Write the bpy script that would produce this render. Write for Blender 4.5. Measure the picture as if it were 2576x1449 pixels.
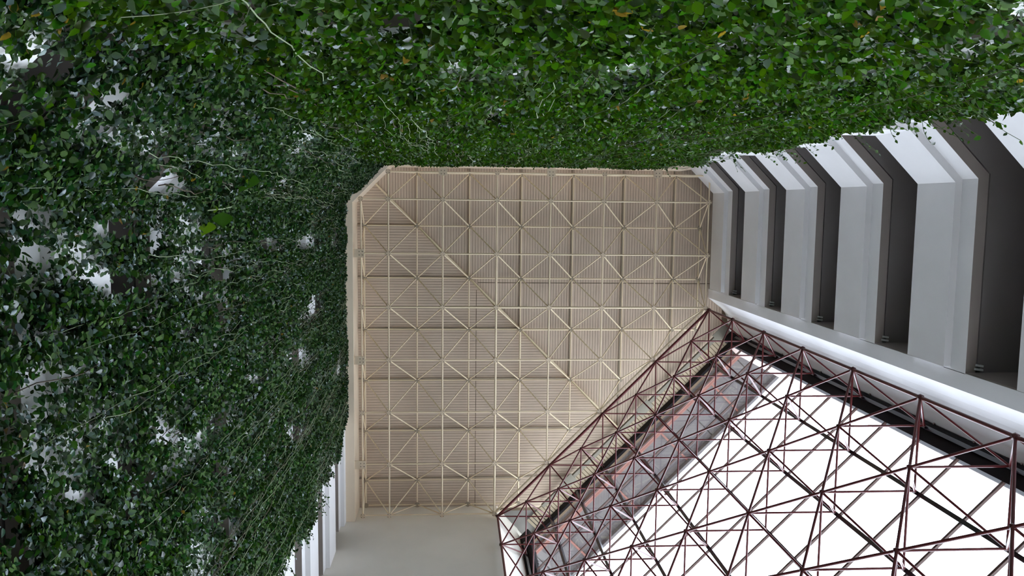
import bpy, bmesh, math, random
import numpy as np
from mathutils import Matrix, Vector

S = bpy.context.scene
C = S.collection
for o in list(bpy.data.objects):
    bpy.data.objects.remove(o)

# ------------------------------------------------------------------ camera
ZO = 1.6                                   # eye height above the atrium floor
R0 = Vector((0.99765, -0.01107, -0.06765))
R1 = Vector((0.00423, 0.99493, -0.10051))
R2 = Vector((0.06842, 0.09999, 0.99263))
cam = bpy.data.cameras.new('camera')
cam.sensor_width = 36.0
cam.lens = 2060.0 * 36.0 / 2576.0
cam.clip_end = 500
cam.clip_start = 0.05
camo = bpy.data.objects.new('camera', cam)
C.objects.link(camo)
m3 = Matrix((R0, -R1, -R2)).transposed()
camo.matrix_world = Matrix.Translation((0, 0, ZO)) @ m3.to_4x4()
S.camera = camo

# ------------------------------------------------------------------ world, exposure
w = bpy.data.worlds.new('overcast_sky')
S.world = w
w.use_nodes = True
bg = w.node_tree.nodes['Background']
bg.inputs[0].default_value = (0.83, 0.92, 1.0, 1)
bg.inputs[1].default_value = 8.2
S.view_settings.view_transform = 'Standard'
S.view_settings.look = 'None'
S.view_settings.gamma = 1.0
S.view_settings.use_curve_mapping = False
S.view_settings.exposure = 0.17
try:
    S.cycles.use_denoising = True
    S.cycles.max_bounces = 10
    S.cycles.diffuse_bounces = 6
    S.cycles.transparent_max_bounces = 12
    S.cycles.sample_clamp_indirect = 8.0
except Exception:
    pass

rng = np.random.default_rng(7)
random.seed(7)

# ------------------------------------------------------------------ materials
def mat(name, col, rough=0.6, metal=0.0, var=0.0, scale=3.0, bump=0.0, spec=0.5, bscale=None):
    m = bpy.data.materials.new(name)
    m.use_nodes = True
    nt = m.node_tree
    b = nt.nodes['Principled BSDF']
    b.inputs['Base Color'].default_value = (*col, 1)
    b.inputs['Roughness'].default_value = rough
    b.inputs['Metallic'].default_value = metal
    b.inputs['Specular IOR Level'].default_value = spec
    if var or bump:
        tc = nt.nodes.new('ShaderNodeTexCoord')
        n = nt.nodes.new('ShaderNodeTexNoise')
        n.inputs['Scale'].default_value = scale
        n.inputs['Detail'].default_value = 4
        nt.links.new(tc.outputs['Object'], n.inputs['Vector'])
        if var:
            r = nt.nodes.new('ShaderNodeValToRGB')
            r.color_ramp.elements[0].position = 0.3
            r.color_ramp.elements[1].position = 0.7
            r.color_ramp.elements[0].color = (*[c * (1 - var) for c in col], 1)
            r.color_ramp.elements[1].color = (*[min(1, c * (1 + var)) for c in col], 1)
            nt.links.new(n.outputs['Fac'], r.inputs['Fac'])
            nt.links.new(r.outputs['Color'], b.inputs['Base Color'])
        if bump:
            n2 = nt.nodes.new('ShaderNodeTexNoise')
            n2.inputs['Scale'].default_value = bscale or scale * 20
            nt.links.new(tc.outputs['Object'], n2.inputs['Vector'])
            bp = nt.nodes.new('ShaderNodeBump')
            bp.inputs['Strength'].default_value = bump
            bp.inputs['Distance'].default_value = 0.01
            nt.links.new(n2.outputs['Fac'], bp.inputs['Height'])
            nt.links.new(bp.outputs['Normal'], b.inputs['Normal'])
    return m

M = {}
M['white'] = mat('white_render', (0.80, 0.79, 0.80), 0.75, var=0.03, scale=1.2, bump=0.08, bscale=60)
M['wall'] = mat('off_white_wall', (0.90, 0.87, 0.80), 0.8, var=0.04, scale=0.6, bump=0.06, bscale=50)
M['cream'] = mat('cream_render', (0.80, 0.67, 0.52), 0.75, var=0.03, scale=1.2)
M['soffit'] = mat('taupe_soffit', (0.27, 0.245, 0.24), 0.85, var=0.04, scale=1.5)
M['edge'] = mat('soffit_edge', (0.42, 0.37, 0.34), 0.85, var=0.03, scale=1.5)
M['back'] = mat('corridor_wall', (0.28, 0.24, 0.22), 0.9)
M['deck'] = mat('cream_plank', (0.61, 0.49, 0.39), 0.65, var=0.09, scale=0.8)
M['edgeplank'] = mat('shaded_plank', (0.27, 0.22, 0.155), 0.7, var=0.08, scale=1.5)  # darker than the deck planks: the shade at this edge is in the colour
M['greybeam'] = mat('grey_beam', (0.17, 0.155, 0.125), 0.6)
M['deckgap'] = mat('dark_deck_void', (0.16, 0.12, 0.08), 0.9)
M['frame'] = mat('cream_steel', (0.80, 0.665, 0.47), 0.45, spec=0.4)
M['hub'] = mat('cream_hub', (0.68, 0.55, 0.40), 0.5)
M['bolt'] = mat('dark_bolt', (0.10, 0.08, 0.06), 0.5)
M['purlin'] = mat('purlin_steel', (0.34, 0.28, 0.21), 0.6)
M['red'] = mat('maroon_steel', (0.105, 0.011, 0.013), 0.33, spec=0.42)
M['redhub'] = mat('maroon_hub', (0.08, 0.014, 0.016), 0.4)
M['mullion'] = mat('dark_mullion', (0.014, 0.012, 0.018), 0.25, spec=0.6)
M['transom'] = mat('brown_transom', (0.10, 0.05, 0.04), 0.4)
M['black'] = mat('black_steel', (0.008, 0.006, 0.007), 0.75, spec=0.15)
M['tan'] = mat('tan_fascia', (0.24, 0.165, 0.10), 0.7, var=0.08, scale=2)
M['orange'] = mat('red_oxide_steel', (0.23, 0.085, 0.06), 0.55, var=0.08, scale=2)
M['concrete'] = mat('grey_soffit_panel', (0.112, 0.102, 0.102), 0.8, var=0.16, scale=1.3)
M['floor'] = mat('stone_floor', (0.17, 0.155, 0.135), 0.5, var=0.08, scale=0.8)
M['ground'] = mat('pale_paving', (0.55, 0.54, 0.52), 0.8, var=0.08, scale=0.3)
M['roof'] = mat('roof_slab', (0.25, 0.24, 0.23), 0.9)
M['fix'] = mat('white_plastic', (0.8, 0.82, 0.82), 0.4)
M['fixd'] = mat('grey_plastic', (0.12, 0.12, 0.12), 0.5)
M['stem'] = mat('vine_stem', (0.085, 0.060, 0.035), 0.7, var=0.3, scale=6)
M['tendril'] = mat('green_tendril', (0.28, 0.33, 0.20), 0.5)

def brick_mat():
    m = bpy.data.materials.new('pink_brick'); m.use_nodes = True
    nt = m.node_tree; b = nt.nodes['Principled BSDF']
    tc = nt.nodes.new('ShaderNodeTexCoord')
    mp = nt.nodes.new('ShaderNodeMapping')
    mp.inputs['Rotation'].default_value = (math.pi / 2, 0, math.radians(-45))
    br = nt.nodes.new('ShaderNodeTexBrick')
    br.inputs['Scale'].default_value = 4.0
    br.inputs['Color1'].default_value = (0.66, 0.46, 0.41, 1)
    br.inputs['Color2'].default_value = (0.72, 0.52, 0.47, 1)
    br.inputs['Mortar'].default_value = (0.7, 0.66, 0.62, 1)
    nt.links.new(tc.outputs['Object'], mp.inputs['Vector'])
    nt.links.new(mp.outputs['Vector'], br.inputs['Vector'])
    nt.links.new(br.outputs['Color'], b.inputs['Base Color'])
    b.inputs['Roughness'].default_value = 0.85
    return m
M['brick'] = brick_mat()

def glass_mat():
    m = bpy.data.materials.new('clear_glass'); m.use_nodes = True
    nt = m.node_tree
    for n in list(nt.nodes):
        if n.type != 'OUTPUT_MATERIAL': nt.nodes.remove(n)
    out = [n for n in nt.nodes][0]
    t = nt.nodes.new('ShaderNodeBsdfTransparent'); t.inputs[0].default_value = (0.93, 0.94, 0.97, 1)
    g = nt.nodes.new('ShaderNodeBsdfGlossy'); g.inputs['Roughness'].default_value = 0.02
    lw = nt.nodes.new('ShaderNodeLayerWeight'); lw.inputs[0].default_value = 0.5
    pw_ = nt.nodes.new('ShaderNodeMath'); pw_.operation = 'POWER'; pw_.inputs[1].default_value = 4.0
    f = nt.nodes.new('ShaderNodeMath'); f.operation = 'MULTIPLY_ADD'; f.inputs[1].default_value = 0.5; f.inputs[2].default_value = 0.03
    nt.links.new(lw.outputs['Facing'], pw_.inputs[0]); nt.links.new(pw_.outputs[0], f.inputs[0])
    mx = nt.nodes.new('ShaderNodeMixShader')
    nt.links.new(f.outputs[0], mx.inputs[0]); nt.links.new(t.outputs[0], mx.inputs[1])
    nt.links.new(g.outputs[0], mx.inputs[2]); nt.links.new(mx.outputs[0], out.inputs[0])
    return m
M['glass'] = glass_mat()

def leaf_mat():
    m = bpy.data.materials.new('vine_leaf'); m.use_nodes = True
    nt = m.node_tree; b = nt.nodes['Principled BSDF']
    out = [n for n in nt.nodes if n.type == 'OUTPUT_MATERIAL'][0]
    at = nt.nodes.new('ShaderNodeAttribute'); at.attribute_name = 'Col'
    nt.links.new(at.outputs['Color'], b.inputs['Base Color'])
    b.inputs['Roughness'].default_value = 0.30
    b.inputs['Specular IOR Level'].default_value = 0.8
    tr = nt.nodes.new('ShaderNodeBsdfTranslucent')
    mul = nt.nodes.new('ShaderNodeMix'); mul.data_type = 'RGBA'; mul.blend_type = 'MULTIPLY'
    mul.inputs[0].default_value = 1.0
    nt.links.new(at.outputs['Color'], mul.inputs[6])
    mul.inputs[7].default_value = (1.6, 1.9, 0.5, 1)
    nt.links.new(mul.outputs[2], tr.inputs['Color'])
    mx = nt.nodes.new('ShaderNodeMixShader'); mx.inputs[0].default_value = 0.33
    nt.links.new(b.outputs[0], mx.inputs[1]); nt.links.new(tr.outputs[0], mx.inputs[2])
    nt.links.new(mx.outputs[0], out.inputs[0])
    return m
M['leaf'] = leaf_mat()

# ------------------------------------------------------------------ helpers
def W(x, y, z):
    return Vector((x, y, z + ZO))

def tag(o, label=None, cat=None, group=None, kind=None):
    if label: o['label'] = label
    if cat: o['category'] = cat
    if group: o['group'] = group
    if kind: o['kind'] = kind
    return o

def empty(name, loc, label=None, cat=None, group=None, kind=None):
    o = bpy.data.objects.new(name, None)
    o.empty_display_size = 0.2
    o.location = loc
    C.objects.link(o)
    return tag(o, label, cat, group, kind)

def link(name, me, parent=None, loc=None, m4=None):
    o = bpy.data.objects.new(name, me)
    C.objects.link(o)
    off = Vector((0, 0, 0))
    if parent is not None:
        o.parent = parent
        p = parent
        while p is not None:
            off += p.location
            p = p.parent
    if m4 is not None:
        o.matrix_basis = Matrix.Translation(-off) @ m4
    else:
        o.location = (Vector(loc) if loc is not None else Vector((0, 0, 0))) - off
    return o

def mesh(name, v, f, material, smooth=False):
    me = bpy.data.meshes.new(name)
    me.from_pydata([tuple(a) for a in v], [], f)
    me.materials.append(M[material])
    if smooth:
        me.polygons.foreach_set('use_smooth', [True] * len(me.polygons))
    me.update()
    return me

def prism(name, pts, z0, z1, material, parent=None, smooth=False):
    """vertical prism over a plan polygon, origin at its base centre"""
    cx = sum(p[0] for p in pts) / len(pts); cy = sum(p[1] for p in pts) / len(pts)
    n = len(pts)
    v = [(p[0] - cx, p[1] - cy, 0) for p in pts] + [(p[0] - cx, p[1] - cy, z1 - z0) for p in pts]
    f = [tuple(range(n)), tuple(range(2 * n - 1, n - 1, -1))]
    for i in range(n):
        j = (i + 1) % n
        f.append((i, i + n, j + n, j))
    me = mesh(name, v, f, material)
    bm = bmesh.new(); bm.from_mesh(me); bmesh.ops.recalc_face_normals(bm, faces=bm.faces); bm.to_mesh(me); bm.free()
    return link(name, me, parent, loc=W(cx, cy, z0))

def box_pts(x0, x1, y0, y1):
    return [(x0, y0), (x1, y0), (x1, y1), (x0, y1)]

def tube_mesh(name, material, n=10, caps=False):
    v = []; f = []
    for k in range(n):
        a = 2 * math.pi * k / n
        v += [(math.cos(a), math.sin(a), 0), (math.cos(a), math.sin(a), 1)]
    for k in range(n):
        j = (k + 1) % n
        f.append((2 * k, 2 * j, 2 * j + 1, 2 * k + 1))
    return mesh(name, v, f, material, smooth=True)

TUBES = {}
def bar(name, a, b, r, material, parent, n=10, trim=0.0):
    """round steel member from a to b; all members share one unit tube"""
    key = (material, n)
    if key not in TUBES:
        TUBES[key] = tube_mesh('tube_' + material, material, n)
    a = Vector(a); b = Vector(b)
    d = b - a
    L = d.length
    u = d / L
    if trim:
        a = a + u * trim; L -= 2 * trim
    q = u.to_track_quat('Z', 'Y').to_matrix().to_4x4()
    m4 = Matrix.Translation(a) @ q @ Matrix.Diagonal((r, r, L, 1))
    return link(name, TUBES[key], parent, m4=m4)

def rect_bar(name, a, b, wx, wy, material, parent, up=(0, 0, 1)):
    """rectangular bar from a to b; wx across, wy along 'up'"""
    key = ('box', material)
    if key not in TUBES:
        v = [(-.5, -.5, 0), (.5, -.5, 0), (.5, .5, 0), (-.5, .5, 0), (-.5, -.5, 1), (.5, -.5, 1), (.5, .5, 1), (-.5, .5, 1)]
        f = [(0, 3, 2, 1), (4, 5, 6, 7), (0, 1, 5, 4), (1, 2, 6, 5), (2, 3, 7, 6), (3, 0, 4, 7)]
        TUBES[key] = mesh('bar_' + material, v, f, material)
    a = Vector(a); b = Vector(b); d = b - a; L = d.length; z = d / L
    up = Vector(up); x = up.cross(z).normalized(); y = z.cross(x)
    R = Matrix((x, y, z)).transposed().to_4x4()
    return link(name, TUBES[key], parent, m4=Matrix.Translation(a) @ R @ Matrix.Diagonal((wx, wy, L, 1)))

# ------------------------------------------------------------------ setting: floor, ground, roof, outer walls
FZ = -ZO
tag(prism('floor', [(-6.1, -3.8), (11.6, -3.8), (11.6, 3.4), (9.6, 4.6), (2.3, 11.9), (1.5, 12.9), (-6.1, 12.9)], FZ - 0.3, FZ, 'floor'), kind='structure')
tag(prism('floor_outside', box_pts(-90, 120, -90, 120), FZ - 0.7, FZ - 0.32, 'ground'), kind='structure')

T = [28.10 - 3.178 * n for n in range(9)]           # tops of the balcony parapets
DECK = 28.65
H1, H2 = 27.430, 28.395
GX, GY, SP = -2.2416, -0.178, 1.8
def low(i, j): return W(GX + SP * i, GY + SP * j, H1)
def upp(i, j): return W(GX + SP * i, GY + SP * j, H2)

tag(prism('roof', [(-6.3, -4.0), (12.2, -4.0), (12.2, 2.9), (2.0, 13.1), (-6.3, 13.1)], DECK + 0.12, DECK + 0.6, 'roof'), kind='structure')
tag(prism('wall_left', box_pts(-6.1, -5.95, -3.8, 10.8), FZ, DECK + 0.12, 'back'), kind='structure')
tag(prism('wall_top', box_pts(-5.95, 11.4, -3.80, -3.65), FZ, DECK + 0.12, 'back'), kind='structure')
tag(prism('wall_right_corridor', box_pts(11.3, 11.45, -3.6, 2.9), FZ, DECK + 0.12, 'back'), kind='structure')
tag(prism('wall_right', [(9.03, 2.88), (11.45, 2.88), (11.45, 5.2), (10.05, 4.65), (9.79, 4.35), (9.79, 4.15), (9.76, 3.95), (9.68, 3.76), (9.52, 3.58), (9.03, 3.2)], FZ, 29.4, 'white'), kind='structure')
tag(prism('wall_bottom', [(-6.1, 10.8), (1.50, 10.8), (1.86, 11.28), (2.02, 11.46), (2.16, 11.60), (2.26, 11.70), (2.32, 11.80), (2.6, 12.1), (2.6, 13.0), (-6.1, 13.0)], FZ, DECK + 0.12, 'wall'), kind='structure')

tag(prism('wall_right_corridor_end', box_pts(9.05, 11.3, 2.855, 2.88), FZ, 28.6, 'back'), kind='structure')
# dark steel frame round the glazing
tag(prism('trim_1', [(9.75, 4.35), (9.90, 4.50), (9.60, 4.80), (9.45, 4.65)], FZ, 28.2, 'black'), kind='structure')
tag(prism('trim_2', [(2.30, 11.80), (2.45, 11.95), (2.75, 11.65), (2.60, 11.50)], FZ, 28.2, 'black'), kind='structure')
tag(prism('trim_3', [(9.60, 4.50), (9.66, 4.56), (2.51, 11.71), (2.45, 11.65)], 27.15, 27.55, 'black'), kind='structure')
# brick pier just outside the glass
tag(prism('wall_outside', [(9.60, 4.80), (9.90, 4.50), (10.3, 4.9), (10.0, 5.2)], FZ, 28.2, 'brick'), kind='structure')

# ------------------------------------------------------------------ ceiling deck of narrow planks (hip seam on the diagonal)
ceil = tag(prism('ceiling', [(-4.2, -2.1), (9.9, -2.1), (9.9, 5.0), (3.9, 11.0), (-4.2, 11.0)], DECK + 0.02, DECK + 0.12, 'deckgap'), kind='structure')
HIP = GY - GX                                    # y = x + HIP on the hip
PIT, GAP = 0.0955, 0.011
WE = 13.95
JY, JX = 2.70, 0.72                              # cross joints of the planks
vv = []; ff = []
def plank(quad):
    b = len(vv)
    for (x, y) in quad: vv.append((x, y, DECK + ZO))
    for (x, y) in quad: vv.append((x, y, DECK + 0.025 + ZO))
    ff.append((b, b + 1, b + 2, b + 3))
    for i in range(4):
        j = (i + 1) % 4
        ff.append((b + i, b + 4 + i, b + 4 + j, b + j))
x = -4.0
while x < 9.5:                                    # planks along Y, above the hip
    xa, xb = x, x + PIT - GAP
    y0 = -2.0
    ya, yb = min(xa + HIP, WE - xa), min(xb + HIP, WE - xb)
    g = 0.02
    if min(ya, yb) - g > y0:
        if ya > JY + 0.1:
            plank([(xa, y0), (xb, y0), (xb, JY - .012), (xa, JY - .012)])
            plank([(xa, JY + .012), (xb, JY + .012), (xb, yb - g), (xa, ya - g)])
        else:
            plank([(xa, y0), (xb, y0), (xb, yb - g), (xa, ya - g)])
    x += PIT
y = -2.0
while y < 10.8:                                   # planks along X, below the hip
    ya, yb = y, y + PIT - GAP
    xa, xb = min(ya - HIP, WE - ya), min(yb - HIP, WE - yb)
    x0 = -4.1; g = 0.02
    if min(xa, xb) - g > x0:
        if xa > JX + 0.1:
            plank([(x0, yb), (x0, ya), (JX - .01, ya), (JX - .01, yb)])
            plank([(JX + .01, yb), (JX + .01, ya), (xa - g, ya), (xb - g, yb)])
        else:
            plank([(x0, yb), (x0, ya), (xa - g, ya), (xb - g, yb)])
    y += PIT
me = mesh('plank', vv, ff, 'deck')
bm = bmesh.new(); bm.from_mesh(me); bmesh.ops.recalc_face_normals(bm, faces=bm.faces); bm.to_mesh(me); bm.free()
tag(link('plank', me, ceil, m4=Matrix.Identity(4)), kind='stuff')
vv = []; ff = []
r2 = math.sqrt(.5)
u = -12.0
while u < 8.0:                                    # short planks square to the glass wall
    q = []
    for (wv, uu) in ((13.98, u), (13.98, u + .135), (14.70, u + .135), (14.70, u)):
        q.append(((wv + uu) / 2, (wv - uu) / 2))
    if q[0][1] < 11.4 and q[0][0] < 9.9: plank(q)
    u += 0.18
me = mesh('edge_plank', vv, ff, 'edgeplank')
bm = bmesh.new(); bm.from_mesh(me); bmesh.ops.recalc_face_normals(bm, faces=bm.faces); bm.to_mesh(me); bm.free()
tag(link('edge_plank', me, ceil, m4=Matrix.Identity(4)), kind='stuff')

# ------------------------------------------------------------------ balconies: one concrete ring per floor
PATH = [(-3.70, 10.79), (-3.70, -0.08), (-2.37, -1.41), (8.00, -1.41), (8.90, -0.505), (8.90, 2.83)]
def offset(path, d):
    """offset outwards (away from the atrium) with mitred corners"""
    P = [Vector(p) for p in path]
    out = []
    nrm = []
    for i in range(len(P) - 1):
        t = (P[i + 1] - P[i]).normalized()
        nrm.append(Vector((t.y, -t.x)))
    # path runs down the left side, along the top, down the right: outward is to the left of travel
    for i in range(len(P)):
        if i == 0: n = nrm[0]; k = 1
        elif i == len(P) - 1: n = nrm[-1]; k = 1
        else:
            n = (nrm[i - 1] + nrm[i]); n.normalize(); k = 1 / n.dot(nrm[i])
        out.append(P[i] + n * d * k)
    return out
def test_sign():
    p = offset(PATH, 1.0)
    return 1 if p[0].x < PATH[0][0] else -1
SG = test_sign()
def ring(name, n0, n1, z0, z1, material, parent, yend=None):
    path = list(PATH)
    if yend is not None: path[-1] = (path[-1][0], yend)
    a = offset(path, SG * n0); b = offset(path, SG * n1)
    v = []; f = []
    for i in range(len(path)):
        v += [(a[i].x, a[i].y, z0 + ZO), (a[i].x, a[i].y, z1 + ZO), (b[i].x, b[i].y, z1 + ZO), (b[i].x, b[i].y, z0 + ZO)]
    for i in range(len(path) - 1):
        for k in range(4):
            j = (k + 1) % 4
            f.append((4 * i + k, 4 * i + j, 4 * i + 4 + j, 4 * i + 4 + k))
    e = 4 * (len(path) - 1)
    f += [(0, 1, 2, 3), (e + 3, e + 2, e + 1, e)]
    me = mesh(name, v, f, material)
    bm = bmesh.new(); bm.from_mesh(me); bmesh.ops.recalc_face_normals(bm, faces=bm.faces); bm.to_mesh(me); bm.free()
    return link(name, me, parent, m4=Matrix.Identity(4))
LAB = ['topmost balcony band, right under the space frame ceiling',
       'second balcony band down from the ceiling',
       'third balcony band down from the ceiling',
       'fourth balcony band down from the ceiling',
       'fifth balcony band down from the ceiling, wide on the right wall',
       'sixth balcony band down, cut off by the right picture edge',
       'seventh balcony band down, showing through vines on the left',
       'lowest balcony band showing, pale behind vines at far left']
for n in range(8):
    t = T[n]
    b = empty('balcony', W(8.9, 1.0, t - 1.65), LAB[n], 'balcony', 'balconies ringing the atrium')
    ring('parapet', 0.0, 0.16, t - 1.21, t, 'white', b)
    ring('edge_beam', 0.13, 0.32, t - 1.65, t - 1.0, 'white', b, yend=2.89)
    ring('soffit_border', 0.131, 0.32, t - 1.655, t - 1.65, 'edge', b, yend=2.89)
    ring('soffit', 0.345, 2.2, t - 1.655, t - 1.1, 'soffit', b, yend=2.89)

PATH_R = PATH
PATH = [(-3.40, 10.79), (-3.40, -0.06), (-2.19, -1.27), (7.86, -1.27)]
reb = empty('roof_edge_beam', W(-3.43, 4.0, 27.3), 'cream roof edge beam carrying the space frame along the vine-covered sides', 'beam')
ring('beam', 0.0, 0.40, 27.30, DECK - 0.003, 'cream', reb)
PATH = PATH_R

# ------------------------------------------------------------------ emergency lights under the right-hand balconies
FIXL = ['twin emergency light at the end of the topmost slot on the right wall',
        'twin emergency light at the end of the second slot from the ceiling',
        'twin emergency light at the end of the third slot from the ceiling',
        'twin emergency light at the end of the fourth slot from the ceiling',
        'twin emergency light in the nearest, widest slot on the right wall']
for n in range(5):
    z = T[n] - 1.655
    px = 9.21 + 0.008 * n; py = 2.73
    e = empty('emergency_light', W(px, py, z), FIXL[n], 'light', 'emergency lights on the right wall')
    rect_bar('mounting_plate', W(px, py + .08, z), W(px, py + .08, z - .02), .08, .1, 'fixd', e, up=(0, 1, 0))
    for k in (0, 1):
        yy = py + 0.045 - k * 0.07
        rect_bar('lamp_head', W(px - .05 - .02 * (1 - k), yy + .012, z - .045), W(px + .07, yy + .03, z - .045), .035, .05, 'fix', e)
    rect_bar('bracket', W(px, py + .10, z - .02), W(px, py - .03, z - .03), .03, .03, 'fixd', e)

# ------------------------------------------------------------------ cream ceiling space frame
sf = empty('roof_truss', W(2.2, 4.3, H1), 'cream steel space frame of bolted struts under the plank ceiling', 'space frame')
def octa(name, r, h, material):
    v = []; f = []
    for k in range(8):
        a = math.pi / 8 + k * math.pi / 4
        rr = r * (1.0 if k % 2 == 0 else 1.0)
        v += [(rr * math.cos(a), rr * math.sin(a), -h / 2), (rr * math.cos(a), rr * math.sin(a), h / 2)]
    f.append(tuple(2 * k for k in range(7, -1, -1))); f.append(tuple(2 * k + 1 for k in range(8)))
    for k in range(8):
        j = (k + 1) % 8
        f.append((2 * k, 2 * j, 2 * j + 1, 2 * k + 1))
    return mesh(name, v, f, material)
def boltset(name, d, r, z):
    v = []; f = []
    for sx in (-1, 1):
        for sy in (-1, 1):
            b = len(v)
            for k in range(6):
                a = k * math.pi / 3
                v += [(sx * d + r * math.cos(a), sy * d + r * math.sin(a), z), (sx * d + r * math.cos(a), sy * d + r * math.sin(a), z - .015)]
            f.append(tuple(b + 2 * k + 1 for k in range(6)))
            for k in range(6):
                j = (k + 1) % 6
                f.append((b + 2 * k, b + 2 * j, b + 2 * j + 1, b + 2 * k + 1))
    return mesh(name, v, f, 'bolt')
HUB = octa('hub_plate', 0.088, 0.03, 'hub'); HUBB = boltset('hub_bolts', 0.045, 0.013, -0.014)
HUBU = octa('upper_hub_plate', 0.09, 0.03, 'purlin')
plate_me = mesh('bearing_plate', [(x, y, z) for z in (-.02, .02) for (x, y) in ((-.30, -.14), (.11, -.14), (.11, .14), (-.30, .14))],
                [(0, 3, 2, 1), (4, 5, 6, 7), (0, 1, 5, 4), (1, 2, 6, 5), (2, 3, 7, 6), (3, 0, 4, 7)], 'hub')
PLB = boltset('plate_bolts', 0.055, 0.016, -0.02)
lows = {}; cols = [-0.5, 0, 1, 2, 3, 4, 5, 6]
for i in cols:
    for j in cols:
        if i + j <= 8.01 and not (i == -0.5 and j == -0.5):
            lows[(i, j)] = low(i, j)
def nxt(i): return 0 if i == -0.5 else i + 1
for (i, j), p in lows.items():
    for (a, b) in ((nxt(i), j), (i, nxt(j))):
        if (a, b) in lows:
            r = 0.026
            if (j == 2 and i >= 1 and a != i) or (i == 2 and b != j and j >= 1): r = 0.036
            bar('lower_chord', p, lows[(a, b)], r, 'frame', sf, trim=0.05)
for k in range(2, 6):                               # edge chord along the glass wall
    bar('edge_chord', lows[(k, 8 - k)], lows[(k + 1, 7 - k)], 0.034, 'frame', sf, trim=0.05)
bearing = [(-0.5, j) for j in (1, 3, 5)] + [(i, -0.5) for i in (1, 3, 5)]
for (i, j), p in lows.items():
    if (i, j) in bearing:
        rz = 0 if i == -0.5 else math.pi / 2
        m4 = Matrix.Translation(p - Vector((0, 0, .05))) @ Matrix.Rotation(rz, 4, 'Z')
        o = link('bearing_plate', plate_me, sf, m4=m4)
        q = bpy.data.objects.new('bolt_cluster', PLB); C.objects.link(q); q.parent = o; q['kind'] = 'stuff'
    else:
        o = link('hub_plate', HUB, sf, loc=p - Vector((0, 0, .045)))
        q = bpy.data.objects.new('bolt_cluster', HUBB); C.objects.link(q); q.parent = o; q['kind'] = 'stuff'
ups = {}
ucol = [-0.5] + [k + .5 for k in range(6)] + [6.0]
for i in ucol:
    for j in ucol:
        if (i == -0.5 and j == -0.5): continue
        if i == 6.0 and j == 6.0: continue
        if i + j <= 8.6: ups[(i, j)] = upp(i, j)
def unx(i):
    k = ucol.index(i)
    return ucol[k + 1] if k + 1 < len(ucol) else None
for (i, j), p in ups.items():
    for (a, b) in ((unx(i), j), (i, unx(j))):
        if a is not None and b is not None and (a, b) in ups:
            heavy = (j == 2.5 and i >= 2.5 and a != i) or (i == 2.5 and b != j and j >= 2.5)
            bar('upper_chord', p, ups[(a, b)], 0.036 if heavy else 0.025, 'frame', sf, trim=0.04)
    for da in (-.5, .5):                             # web members down to the lower hubs
        for db in (-.5, .5):
            if i in (-0.5, 6.0) or j in (-0.5, 6.0):
                continue
            k = (i + da, j + db)
            if k in lows: bar('web_strut', p, lows[k], 0.0205, 'frame', sf, trim=0.06)
    if i in (-0.5, 6.0) and j not in (-0.5, 6.0):
        for db in (-.5, .5):
            if (i, j + db) in lows: bar('web_strut', p, lows[(i, j + db)], 0.0205, 'frame', sf, trim=0.06)
        k2 = (i + .5 if i < 0 else i, j)
    if j in (-0.5, 6.0) and i not in (-0.5, 6.0):
        for da in (-.5, .5):
            if (i + da, j) in lows: bar('web_strut', p, lows[(i + da, j)], 0.0205, 'frame', sf, trim=0.06)
    link('upper_hub', HUBU, sf, loc=p - Vector((0, 0, .03)))
for j in (-0.5,):                                    # short braces from the wall side to the first hubs
    for i in range(0, 6):
        bar('web_strut', ups[(i + .5, j)], lows[(i, 0)], 0.020, 'frame', sf, trim=0.06)
        bar('web_strut', ups[(i + .5, j)], lows[(i + 1, 0)], 0.020, 'frame', sf, trim=0.06)
for j in range(0, 6):
    bar('web_strut', ups[(-0.5, j + .5)], lows[(0, j)], 0.020, 'frame', sf, trim=0.06)
    bar('web_strut', ups[(-0.5, j + .5)], lows[(0, j + 1)], 0.020, 'frame', sf, trim=0.06)
# purlins between the upper chords and the planks
for k in range(0, 6):
    c = k + .5
    X = GX + SP * c; Y = GY + SP * c
    rect_bar('purlin', W(X, -1.9, 28.632), W(X, min(X + HIP, WE - X) - .05, 28.632), .05, .035, 'purlin', sf)
    rect_bar('purlin', W(-3.6, Y, 28.632), W(min(Y - HIP, WE - Y) - .05, Y, 28.632), .05, .035, 'purlin', sf)
rect_bar('hip_beam', W(-3.4, -3.4 + HIP, 28.56), W(6.0, 6.0 + HIP, 28.56), .06, .16, 'frame', sf)
rect_bar('diagonal_beam', W(9.75, 4.15, 28.42), W(3.15, 10.75, 28.42), .12, .16, 'greybeam', sf)
for (a, b) in ((9.45, 4.45), (4.05, 9.85), (6.75, 7.15)):
    rect_bar('gusset_plate', W(a - .2, b + .2, 28.33), W(a + .2, b - .2, 28.33), .34, .03, 'greybeam', sf)

# ------------------------------------------------------------------ maroon space truss in front of the glass wall
XA, YA, ZT, Q = 8.6685, 3.4826, 24.951, 2.6205
rt = empty('glazing_truss', W(5.07, 7.08, 4.0), 'tall maroon steel space truss standing in front of the glass wall', 'truss')
ZTOP = 27.33
def inn(k, z): return W(XA - .9 * k, YA + .9 * k, z)
def out(k, z): return W(XA - .9 * k + .9, YA + .9 * k + .9, z)
NR = 8
def rows_even(): return [ZTOP] + [ZT - Q * n for n in range(0, NR + 1)]
def rows_odd(): return [ZT + Q / 2 - Q * n for n in range(0, NR + 1)]
RE, RO = rows_even(), rows_odd()
BALL = None
def ball_mesh():
    bm = bmesh.new(); bmesh.ops.create_icosphere(bm, subdivisions=1, radius=1.0)
    me = bpy.data.meshes.new('node_connector'); bm.to_mesh(me); bm.free()
    me.materials.append(M['redhub']); return me
BALL = ball_mesh()
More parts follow.
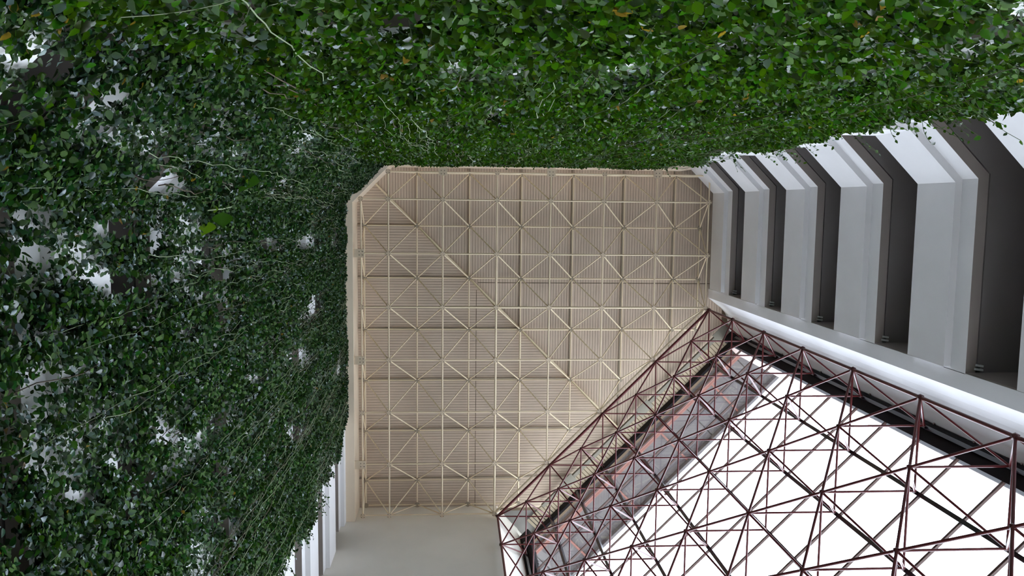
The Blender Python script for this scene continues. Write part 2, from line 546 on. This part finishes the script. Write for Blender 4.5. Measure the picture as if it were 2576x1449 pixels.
def node(name, p, r): return link(name, BALL, rt, m4=Matrix.Translation(p) @ Matrix.Diagonal((r, r, r, 1)))
for k in range(0, 8, 2):
    bar('top_chord', inn(k, ZTOP), inn(k + 2, ZTOP), 0.048, 'red', rt)
for k in (0, 8):
    for a, b in zip(RE[:-1], RE[1:]):
        bar('edge_chord', inn(k, a), inn(k, b), 0.037, 'red', rt)
for k in range(0, 9, 2):
    for z in RE:
        node('node_connector', inn(k, z), 0.075 if k in (0, 8) else 0.06)
        for dk in (-1, 1):
            if 0 <= k + dk <= 8:
                for zo in RO:
                    if abs(abs(zo - z) - Q / 2) < 0.4 and zo > 3.0:
                        bar('inner_chord', inn(k, z), inn(k + dk, zo), 0.026, 'red', rt)
        # horizontal struts to outer nodes of the neighbouring columns
        for dk in (-1, 1):
            if 0 <= k + dk <= 8:
                zz = z if z != ZTOP else ZT + Q - 0.05
                bar('level_strut', inn(k, z), out(k + dk, z if z != ZTOP else ZTOP - 0.1), 0.0225, 'red', rt)
        for zo in RO:
            if abs(abs(zo - z) - Q / 2) < 0.4:
                bar('slant_strut', inn(k, z), out(k, zo), 0.0225, 'red', rt)
for k in range(1, 8, 2):
    for z in RO:
        node('node_connector', inn(k, z), 0.058)
        for dk in (-1, 1):
            bar('level_strut', inn(k, z), out(k + dk, z), 0.0225, 'red', rt)
        for zo in RE:
            if abs(abs(zo - z) - Q / 2) < 0.4:
                bar('slant_strut', inn(k, z), out(k, zo if zo != ZTOP else ZTOP - 0.1), 0.0225, 'red', rt)
for k in range(0, 9):
    for z in (RO if k % 2 == 0 else [ZTOP - 0.1] + RE[1:]):
        node('outer_node', out(k, z), 0.045)

# ------------------------------------------------------------------ glass wall: mullions, transoms, panes
gw = empty('window_1', W(5.9, 8.0, FZ), kind='structure')
def gl(k, z, d=0.97): return W(XA - .9 * k + d, YA + .9 * k + d, z)
for k in range(0, 9):
    rect_bar('mullion', gl(k, 3.0), gl(k, 27.3), .085, .12, 'mullion', gw, up=(1, 1, 0))
HR = sorted([ZT + Q / 2 - Q / 2 * n for n in range(0, 17)], reverse=True)
for z in HR:
    rect_bar('transom', gl(-0.2, z, 1.0), gl(8.2, z, 1.0), .05, .05, 'transom', gw, up=(0, 0, 1))
pw = .9 * math.sqrt(2) - .08; ph = Q / 2 - .07
v = []
for (a, b) in ((-pw / 2, -ph / 2), (pw / 2, -ph / 2), (pw / 2, ph / 2), (-pw / 2, ph / 2)):
    for d in (-.006, .006):
        v.append((a * r2 + d * r2, -a * r2 + d * r2, b))
pane_me = mesh('pane', v, [(0, 2, 4, 6), (1, 7, 5, 3), (0, 1, 3, 2), (2, 3, 5, 4), (4, 5, 7, 6), (6, 7, 1, 0)], 'glass')
for k in range(8):
    for n in range(len(HR) - 1):
        link('pane', pane_me, gw, loc=gl(k + .5, (HR[n] + HR[n + 1]) / 2, 1.03))
    link('pane', pane_me, gw, m4=Matrix.Translation(gl(k + .5, (HR[0] + 27.2) / 2, 1.03)) @ Matrix.Diagonal((1, 1, (27.2 - HR[0]) / (Q / 2), 1)))

# ------------------------------------------------------------------ roof overhang outside the glass
ro = empty('roof_overhang', W(7.2, 7.2, 28.3), 'grey panelled roof overhang with orange steel ribs outside the glass', 'overhang')
def uw(u_, w_): return ((w_ + u_) / 2, (w_ - u_) / 2)
def strip(name, w0, w1, u0, u1, z0, z1, material, parent):
    return prism(name, [uw(u0, w0), uw(u1, w0), uw(u1, w1), uw(u0, w1)], z0, z1, material, parent)
strip('soffit_board', 14.72, 15.05, -13, 10.0, 28.50, 28.62, 'tan', ro)
strip('longitudinal_rib', 15.22, 15.48, -13, 10.0, 28.30, 28.55, 'orange', ro)
strip('edge_beam', 17.52, 17.66, -13, 10.0, 28.25, 28.75, 'concrete', ro)
strip('covering_slab', 14.74, 17.66, -13, 10.0, 28.62, 28.9, 'roof', ro)
us = [6.5 - 1.8 * k for k in range(-2, 11)]
for a, b in zip(us[:-1], us[1:]):
    strip('panel', 15.05, 16.25, b + .03, a - .03, 28.52, 28.60, 'concrete', ro)
    strip('panel', 16.29, 17.52, b + .03, a - .03, 28.52, 28.60, 'concrete', ro)
for k, a in enumerate(us):
    if k % 2 == 0:
        strip('cross_rib', 15.48, 17.52, a - .05, a + .05, 28.44, 28.53, 'orange', ro)

# ------------------------------------------------------------------ hanging vines
def near_hole(holes, U, Z_):
    m = np.zeros(len(U), bool)
    for (cu, cz, a, b, c_, d) in holes:
        a, b, c_, d = a * 1.2, b * 1.2, c_ * 1.2, d * 1.2
        du = U - cu; dz = Z_ - cz
        m |= ((a * du + b * dz) ** 2 + (c_ * du + d * dz) ** 2) < 1.0
    return m
HOLES = {'L': [(0.29, 8.91, 0.124, 1.375, 7.475, -0.212), (0.45, 9.87, 0.216, 2.427, 3.901, -0.167), (0.86, 8.96, 0.099, 1.104, 7.332, -0.689), (0.96, 9.77, 0.233, 2.621, 4.771, -0.46), (0.8, 16.09, 0.058, 0.717, 5.214, -0.249), (0.93, 19.97, 0.037, 0.487, 3.74, -0.169), (1.09, 12.75, 0.087, 1.015, 5.853, -0.493), (1.02, 6.84, 0.25, 2.702, 6.133, -0.907), (1.17, 7.54, 0.27, 2.94, 9.885, -1.536), (2.84, 10.14, 0.113, 1.28, 4.98, -1.41), (2.84, 8.89, 0.164, 1.828, 9.042, -2.928), (2.94, 6.79, 0.24, 2.597, 5.835, -2.584), (2.63, 6.57, 0.311, 3.356, 7.595, -3.105), (3.6, 19.24, 0.043, 0.556, 3.524, -0.661), (5.11, 18.15, 0.056, 0.718, 3.669, -1.039), (4.04, 12.39, 0.099, 1.158, 6.431, -2.115), (5.17, 12.86, 0.12, 1.412, 3.813, -1.549), (0.46, 7.35, 0.261, 2.84, 11.585, -0.693), (1.74, 10.99, 0.178, 2.033, 6.263, -0.989), (2.84, 7.92, 0.175, 1.919, 10.108, -3.688), (0.18, 6.74, 0.398, 4.284, 10.648, -0.226), (3.1, 14.62, 0.07, 0.845, 8.691, -1.847), (2.5, 21.0, 0.056, 0.75, 2.453, -0.29), (1.03, 24.63, 0.072, 1.009, 2.12, -0.086), (4.73, 25.22, 0.079, 1.126, 1.34, -0.251)],
 'T': [(-0.42, 6.05, 3.94, 0.278, 0.239, 1.977), (-0.43, 9.15, 7.249, 0.339, 0.199, 1.343), (0.53, 12.11, 6.902, -0.307, 0.262, 1.49), (1.38, 5.44, 9.441, -2.46, 0.573, 4.876), (0.7, 9.14, 9.132, -0.717, 0.393, 2.62)],
 'C': [(-1.29, 5.75, 2.211, 1.563, -5.947, 1.423), (-1.38, 6.85, 2.606, 1.569, -4.947, 0.915), (-2.32, 10.23, 2.25, 1.105, -3.652, 0.102), (-2.16, 8.72, 2.868, 1.608, -7.831, 0.407), (-2.03, 15.28, 3.25, 0.991, -6.929, 0.265), (-2.15, 12.01, 3.553, 1.426, -6.888, 0.264), (-1.31, 14.16, 4.22, 1.172, -8.753, 0.814)]}

def vnoise(U, Z_, su, sz, seed):
    g = np.random.default_rng(seed).random((64, 64))
    a = U / su + 1000; b = Z_ / sz + 1000
    ia = np.floor(a).astype(int); ib = np.floor(b).astype(int)
    fa = a - ia; fb = b - ib
    fa = fa * fa * (3 - 2 * fa); fb = fb * fb * (3 - 2 * fb)
    G = lambda i, j: g[i % 64, j % 64]
    return (G(ia, ib) * (1 - fa) + G(ia + 1, ib) * fa) * (1 - fb) + (G(ia, ib + 1) * (1 - fa) + G(ia + 1, ib + 1) * fa) * fb

class Curtain:
    """a vine curtain on one face: origin, tangent and inward normal in plan"""
    def __init__(s, key, org, tan, nor, u0, u1, dens, thick):
        s.key = key; s.org = np.array(org); s.tan = np.array(tan); s.nor = np.array(nor)
        s.u0, s.u1, s.dens, s.thick = u0, u1, dens, thick
    def pos(s, U, D, Z_):
        P = np.empty((len(U), 3))
        P[:, 0] = s.org[0] + s.tan[0] * U + s.nor[0] * D
        P[:, 1] = s.org[1] + s.tan[1] * U + s.nor[1] * D
        P[:, 2] = Z_
        return P
ZV = T[0] + 0.10
def edge_fade(c, U, Z_):
    """side outline of the curtains"""
    if c.key == 'T':
        e = 6.2 + 0.45 * np.sin(Z_ * 0.9) + 0.22 * np.sin(Z_ * 2.7 + 1) + 1.0 * np.clip((Z_ - 22) / 5, 0, 1)
        return U < e
    if c.key == 'L':
        e = 7.75 + 0.20 * np.sin(Z_ * 1.3 + .5) + 0.12 * np.sin(Z_ * 3.1) - 0.7 * np.clip((Z_ - 23) / 5, 0, 1)
        return U < e
    return np.ones(len(U), bool)

def gen(c):
    seed = {'T': 11, 'L': 23, 'C': 37}[c.key]
    g = np.random.default_rng(seed)
    n = int((c.u1 - c.u0) * (ZV - 3.2) * c.dens * 2.3)
    U = g.uniform(c.u0, c.u1, n); Z_ = g.uniform(3.2, ZV, n)
    # leaves gather on strands: pull towards strand centres that wander with height
    ns = int((c.u1 - c.u0) * 9)
    sc = np.sort(g.uniform(c.u0, c.u1, ns))
    si = np.clip(np.searchsorted(sc, U), 0, ns - 1)
    ph = g.uniform(0, 6.28, ns)
    ctr = sc[si] + 0.10 * np.sin(Z_ * 0.8 + ph[si]) + 0.05 * np.sin(Z_ * 2.3 + ph[si] * 2)
    pull = 0.45 if c.key != 'T' else 0.25
    U = U + (ctr - U) * pull * g.random(n) + g.normal(0, .03, n)
    d1 = vnoise(U, Z_, 0.55, 1.6, seed + 1); d2 = vnoise(U, Z_, 0.22, 0.5, seed + 2)
    d = 0.65 * d1 + 0.35 * d2
    lo, hi = (0.26, 0.52) if c.key == 'T' else (0.30, 0.56)
    pr = np.clip((d - lo) / (hi - lo), 0.12 if c.key == 'T' else 0.22, 1)
    keep = g.random(n) < pr * 0.5 * (1 if c.key == 'T' else 1 + 0.6 * np.clip((13 - Z_) / 5, 0, 1))
    keep &= edge_fade(c, U + g.normal(0, .06, n), Z_)
    h = near_hole(HOLES[c.key], U, Z_)
    keep &= ~(h & (g.random(n) < 0.95))
    keep &= (Z_ < ZV - 0.25 * g.random(n))
    U = U[keep]; Z_ = Z_[keep]; d = d[keep]
    n = len(U)
    D = c.thick * (0.15 + 0.85 * d) * g.random(n) ** 0.7 * np.clip(0.22 + (ZV - Z_) / 7.0, 0.22, 1)
    return c.pos(U, D, Z_), g

CL = Curtain('L', (-3.68, 0.0), (0, 1), (1, 0), -0.10, 8.3, 1500, 0.30)
CT = Curtain('T', (0.0, -1.39), (1, 0), (0, 1), -2.35, 7.9, 1180, 0.30)
# the chamfer face: u = (x - y) / sqrt2
CC = Curtain('C', (-1.88, -1.88), (r2, -r2), (r2, r2), -2.55, -0.65, 1500, 0.30)

def leaf_basis(P, c, g):
    n = len(P)
    nor = np.array([c.nor[0], c.nor[1], 0.0]); tan = np.array([c.tan[0], c.tan[1], 0.0])
    N = nor * 0.75 + np.array([0, 0, 0.55]) + g.normal(0, 0.68, (n, 3))
    N /= np.linalg.norm(N, axis=1)[:, None]
    Y = np.array([0, 0, -0.75]) + nor * 0.35 + tan * g.normal(0, 0.7, n)[:, None] + g.normal(0, 0.25, (n, 3))
    Y -= N * (N * Y).sum(1)[:, None]
    Y /= np.linalg.norm(Y, axis=1)[:, None]
    X = np.cross(Y, N)
    return X, Y, N

LEAF_HI_V = np.array([(0, 0, 0), (-.21, .11, .06), (-.33, .37, .09), (-.20, .73, .04), (0, 1, -.06), (.20, .73, .04), (.33, .37, .09), (.21, .11, .06), (0, .46, -.02)])
LEAF_HI_F = [(8, 1, 0), (8, 2, 1), (8, 3, 2), (8, 4, 3), (8, 5, 4), (8, 6, 5), (8, 7, 6), (8, 0, 7)]
LEAF_LO_V = np.array([(0, 0, 0), (-.31, .32, .06), (-.24, .75, .04), (0, 1, -.04), (.24, .75, .04), (.31, .32, .06)])
LEAF_LO_F = [(0, 5, 4, 3), (0, 3, 2, 1)]

def leaf_cols(n, g, bright):
    # bright < 1: left wall vine, its dimmer, cooler light put into the colour
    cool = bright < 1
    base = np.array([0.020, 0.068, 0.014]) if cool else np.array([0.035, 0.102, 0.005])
    hue = g.random(n)
    col = base * (0.28 + 1.15 * g.random(n) ** 1.5)[:, None]  # random leaf tone, spread widened to paint in shadow between leaves
    col[:, 0] *= 0.7 + 0.8 * hue
    col[:, 2] *= 0.6 + 1.6 * (1 - hue)
    bl = g.random(n) < (0.32 if cool else 0.13)                              # pale bluish leaves: sky glints painted as leaf colour
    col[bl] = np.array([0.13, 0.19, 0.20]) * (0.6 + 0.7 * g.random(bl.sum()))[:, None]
    yl = g.random(n) < 0.0028
    col[yl] = np.array([0.30, 0.17, 0.05]) * (0.6 + 0.7 * g.random(yl.sum()))[:, None]
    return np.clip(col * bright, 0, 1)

def leaf_mesh(name, P, X, Y, N, S_, col, TV, TF):
    n = len(P); k = len(TV)
    V = (P[:, None, :] + S_[:, None, None] * (TV[None, :, 0:1] * X[:, None, :] + TV[None, :, 1:2] * Y[:, None, :] + TV[None, :, 2:3] * N[:, None, :])).reshape(-1, 3)
    V[:, 2] += ZO
    fl = len(TF[0]); nf = len(TF)
    F = (np.array(TF)[None] + (np.arange(n) * k)[:, None, None]).reshape(-1)
    me = bpy.data.meshes.new(name)
    me.vertices.add(len(V)); me.vertices.foreach_set('co', V.astype(np.float32).ravel())
    me.loops.add(len(F)); me.loops.foreach_set('vertex_index', F.astype(np.int32))
    me.polygons.add(n * nf)
    me.polygons.foreach_set('loop_start', (np.arange(n * nf) * fl).astype(np.int32))
    me.polygons.foreach_set('loop_total', np.full(n * nf, fl, np.int32))
    at = me.attributes.new('Col', 'FLOAT_COLOR', 'POINT')
    cc = np.ones((n, k, 4), np.float32); cc[:, :, :3] = col[:, None, :]
    at.data.foreach_set('color', cc.ravel())
    me.materials.append(M['leaf'])
    me.polygons.foreach_set('use_smooth', [True] * (n * nf))
    me.update(calc_edges=True)
    me.validate()
    return me

# eight single-leaf meshes for the leaves that show largest
SINGLE = []
gs = np.random.default_rng(5)
for k in range(28):
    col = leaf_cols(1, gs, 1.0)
    I = np.eye(3)
    me = leaf_mesh('leaf', np.array([[0, 0, -ZO]]), I[0:1], I[1:2], I[2:3], np.ones(1), col, LEAF_HI_V, LEAF_HI_F)
    me.polygons.foreach_set('use_smooth', [True] * len(me.polygons))
    SINGLE.append(me)

def in_view(P, m=0.0):
    q = P @ np.array([R0, R1, R2]).T
    x = 1288 + 2060 * q[:, 0] / q[:, 2]; y = 724.5 + 2060 * q[:, 1] / q[:, 2]
    return (q[:, 2] > 0) & (x > -m) & (x < 2576 + m) & (y > -m) & (y < 1449 + m)

def strand_mesh(curtain_list, name, seed, count, r0, material, zlo=3.2):
    g = np.random.default_rng(seed)
    vs = []; fs = []
    for c in curtain_list:
        for k in range(int(count * (c.u1 - c.u0))):
            ua = g.uniform(c.u0, c.u1)
            za = ZV - g.random() * (0.3 if k % 3 == 0 else 12); zb = max(zlo, za - g.uniform(3, 12))
            m = int((za - zb) / 0.28) + 2
            zz = np.linspace(za, zb, m)
            drift = np.cumsum(g.normal(0, 0.028, m)); dd = np.clip((0.05 if material == 'stem' else 0.16) + np.abs(np.cumsum(g.normal(0, .02, m))), 0.02, c.thick + .05) * np.clip(0.3 + (ZV - zz) / 7.0, 0.3, 1)
            uu = ua + drift
            if not edge_fade(c, np.array([ua]), np.array([za]))[0]: continue
            ok = edge_fade(c, uu, zz)
            P = c.pos(uu, dd, zz); P[:, 2] += ZO
            r = r0 * g.uniform(.6, 1.4)
            b = len(vs)
            for p in P:
                for q in range(3):
                    a = q * 2.094
                    vs.append((p[0] + r * math.cos(a), p[1] + r * math.sin(a), p[2]))
            for i in range(m - 1):
                if not ok[i]: continue
                for q in range(3):
                    s = (q + 1) % 3
                    fs.append((b + 3 * i + q, b + 3 * i + s, b + 3 * i + 3 + s, b + 3 * i + 3 + q))
    return mesh(name, vs, fs, material, smooth=True)

def build_vine(name, label, loc, parts, seed, bright):
    root = empty(name, loc, label, 'vine', 'vine curtains over the balconies')
    A = []
    for c in parts:
        P, g = gen(c)
        X, Y, N = leaf_basis(P, c, g)
        s = g.uniform(0.045, 0.112, len(P)) * (1 if c.key == 'T' else 0.95)
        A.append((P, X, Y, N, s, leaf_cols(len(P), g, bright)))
    P, X, Y, N, s, col = [np.concatenate([a[i] for a in A]) for i in range(6)]
    vis = in_view(P, 60)
    score = np.where(in_view(P, -10), s / P[:, 2], 0)
    order = np.argsort(-score)
    big = np.zeros(len(P), bool); big[order[:290]] = True
    for k, i in enumerate(np.nonzero(big)[0]):
        Rm = Matrix((X[i], Y[i], N[i])).transposed().to_4x4()
        link('leaf', SINGLE[k % len(SINGLE)], root, m4=Matrix.Translation(Vector(P[i]) + Vector((0, 0, ZO))) @ Rm @ Matrix.Scale(float(s[i]), 4))
    near = ~big & (P[:, 2] < 12.5)
    far = ~big & ~near
    for nm, sel, TV, TF in (('foliage', near, LEAF_HI_V, LEAF_HI_F), ('distant_foliage', far, LEAF_LO_V, LEAF_LO_F)):
        me = leaf_mesh(nm, P[sel], X[sel], Y[sel], N[sel], s[sel], col[sel], TV, TF)
        tag(link(nm, me, root, m4=Matrix.Identity(4)), kind='stuff')
    tag(link('stems', strand_mesh(parts, 'stems', seed, 22, 0.006, 'stem'), root, m4=Matrix.Identity(4)), kind='stuff')
    tag(link('tendrils', strand_mesh(parts, 'tendrils', seed + 1, 14, 0.0045, 'tendril'), root, m4=Matrix.Identity(4)), kind='stuff')
    # sprigs that stand out from the curtain, each a thin stem with a few leaves
    g = np.random.default_rng(seed + 5)
    sv = []; sfc = []; LP = []; LX = []; LY = []; LN = []; LS = []
    for c in parts:
        for k in range(int(75 * (c.u1 - c.u0))):
            z0 = 4.0 + (ZV - 5.0) * g.random() ** 1.1; u0 = g.uniform(c.u0, c.u1)
            if k % 3 == 0 and c.key == 'T': u0 = g.uniform(5.4, 7.0)
            if k % 3 == 0 and c.key == 'L': u0 = g.uniform(7.0, 8.0)
            if not edge_fade(c, np.array([u0 - .05]), np.array([z0]))[0]: continue
            m = 6; L = g.uniform(.12, .42) * (1.0 if z0 < 18 else .55) * (1.45 if k % 3 == 0 else 1.0)
            t = np.linspace(0, 1, m)
            uu = u0 + L * g.normal(0, .5) * t; dd = 0.2 + L * (0.9 * t) * g.uniform(.3, 1.1); zz = z0 - L * (0.2 * t + 0.8 * t * t)
            if z0 > 23: dd = 0.06 + L * 0.35 * t
            Q_ = c.pos(uu, dd, zz)
            b0 = len(sv)
            for p in Q_:
                for q in range(3):
                    a = q * 2.094
                    sv.append((p[0] + .004 * math.cos(a), p[1] + .004 * math.sin(a), p[2] + ZO))
            for i in range(m - 1):
                for q in range(3):
                    e_ = (q + 1) % 3
                    sfc.append((b0 + 3 * i + q, b0 + 3 * i + e_, b0 + 3 * i + 3 + e_, b0 + 3 * i + 3 + q))
            lp = Q_[[2, 3, 4, 5]]
            x_, y_, n_ = leaf_basis(lp, c, g)
            LP.append(lp); LX.append(x_); LY.append(y_); LN.append(n_); LS.append(g.uniform(.045, .085, 4))
    tag(link('sprig_stems', mesh('sprig_stems', sv, sfc, 'tendril', smooth=True), root, m4=Matrix.Identity(4)), kind='stuff')
    LP, LX, LY, LN, LS = [np.concatenate(a) for a in (LP, LX, LY, LN, LS)]
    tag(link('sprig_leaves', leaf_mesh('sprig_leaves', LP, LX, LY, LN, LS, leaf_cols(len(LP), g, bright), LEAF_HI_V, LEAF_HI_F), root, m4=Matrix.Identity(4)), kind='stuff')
    print(name, len(P), 'leaves')
    return root
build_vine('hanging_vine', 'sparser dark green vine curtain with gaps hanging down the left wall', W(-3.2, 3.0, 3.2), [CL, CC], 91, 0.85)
build_vine('hanging_vine', 'dense bright green vine curtain hanging across the top of the picture', W(2.0, -1.2, 3.2), [CT], 97, 1.0)

# a broad-leaved climber among the small leaves of the left curtain
bl = empty('broad_leaf_climber', W(-3.4, 0.0, 11.9), 'climber with a few large yellow-green leaves among the left vines', 'climber')
def big_leaf_mesh(col):
    I = np.eye(3)
    nseg = 7
    prof = [0.0, .36, .50, .46, .34, .20, .08, 0.0]
    v = []; f = []
    for i, wd in enumerate(prof):
        y = i / nseg
        v += [(-wd, y, .10 * wd - .12 * y * y), (0, y, -.03 - .12 * y * y), (wd, y, .10 * wd - .12 * y * y)]
    for i in range(nseg):
        for k in (0, 1):
            a = 3 * i + k
            f.append((a, a + 1, a + 4, a + 3))
    me = bpy.data.meshes.new('leaf'); me.from_pydata(v, [], f); me.materials.append(M['leaf'])
    at = me.attributes.new('Col', 'FLOAT_COLOR', 'POINT')
    at.data.foreach_set('color', np.tile(np.array([*col, 1.0], np.float32), len(v)))
    me.polygons.foreach_set('use_smooth', [True] * len(f)); me.update(calc_edges=True)
    return me
BLM = [big_leaf_mesh((0.10, 0.17, 0.015)), big_leaf_mesh((0.035, 0.10, 0.012)), big_leaf_mesh((0.30, 0.33, 0.24))]
for (px, py, pz, tilt, roll, rz, sz, k) in ((-3.52, 0.02, 12.15, 20, 12, 8, .27, 0), (-3.36, 0.14, 12.10, 28, -15, -10, .34, 1), (-3.52, 0.28, 12.0, 35, 20, 12, .33, 0),
                                          (-3.08, -0.48, 12.6, 15, 10, 20, .46, 1), (-3.20, -0.36, 12.5, 25, -10, 100, .34, 2), (-3.16, -0.40, 12.5, 30, 25, -40, .24, 0)):
    R_ = Matrix.Rotation(math.radians(rz), 4, 'Z') @ Matrix.Rotation(math.radians(-tilt), 4, 'X') @ Matrix.Rotation(math.radians(roll), 4, 'Y')
    link('leaf', BLM[k], bl, m4=Matrix.Translation(W(px, py, pz)) @ R_ @ Matrix.Scale(sz * 0.85, 4))
pts = [(-3.1, .1, 10.5), (-3.02, .08, 10.9), (-3.0, .05, 11.3), (-3.02, -.1, 11.7), (-3.05, -.18, 12.3)]
for a, b in zip(pts[:-1], pts[1:]):
    bar('stem', W(*[q * 1.13 for q in a]), W(*[q * 1.13 for q in b]), 0.012, 'tendril', bl, n=6)
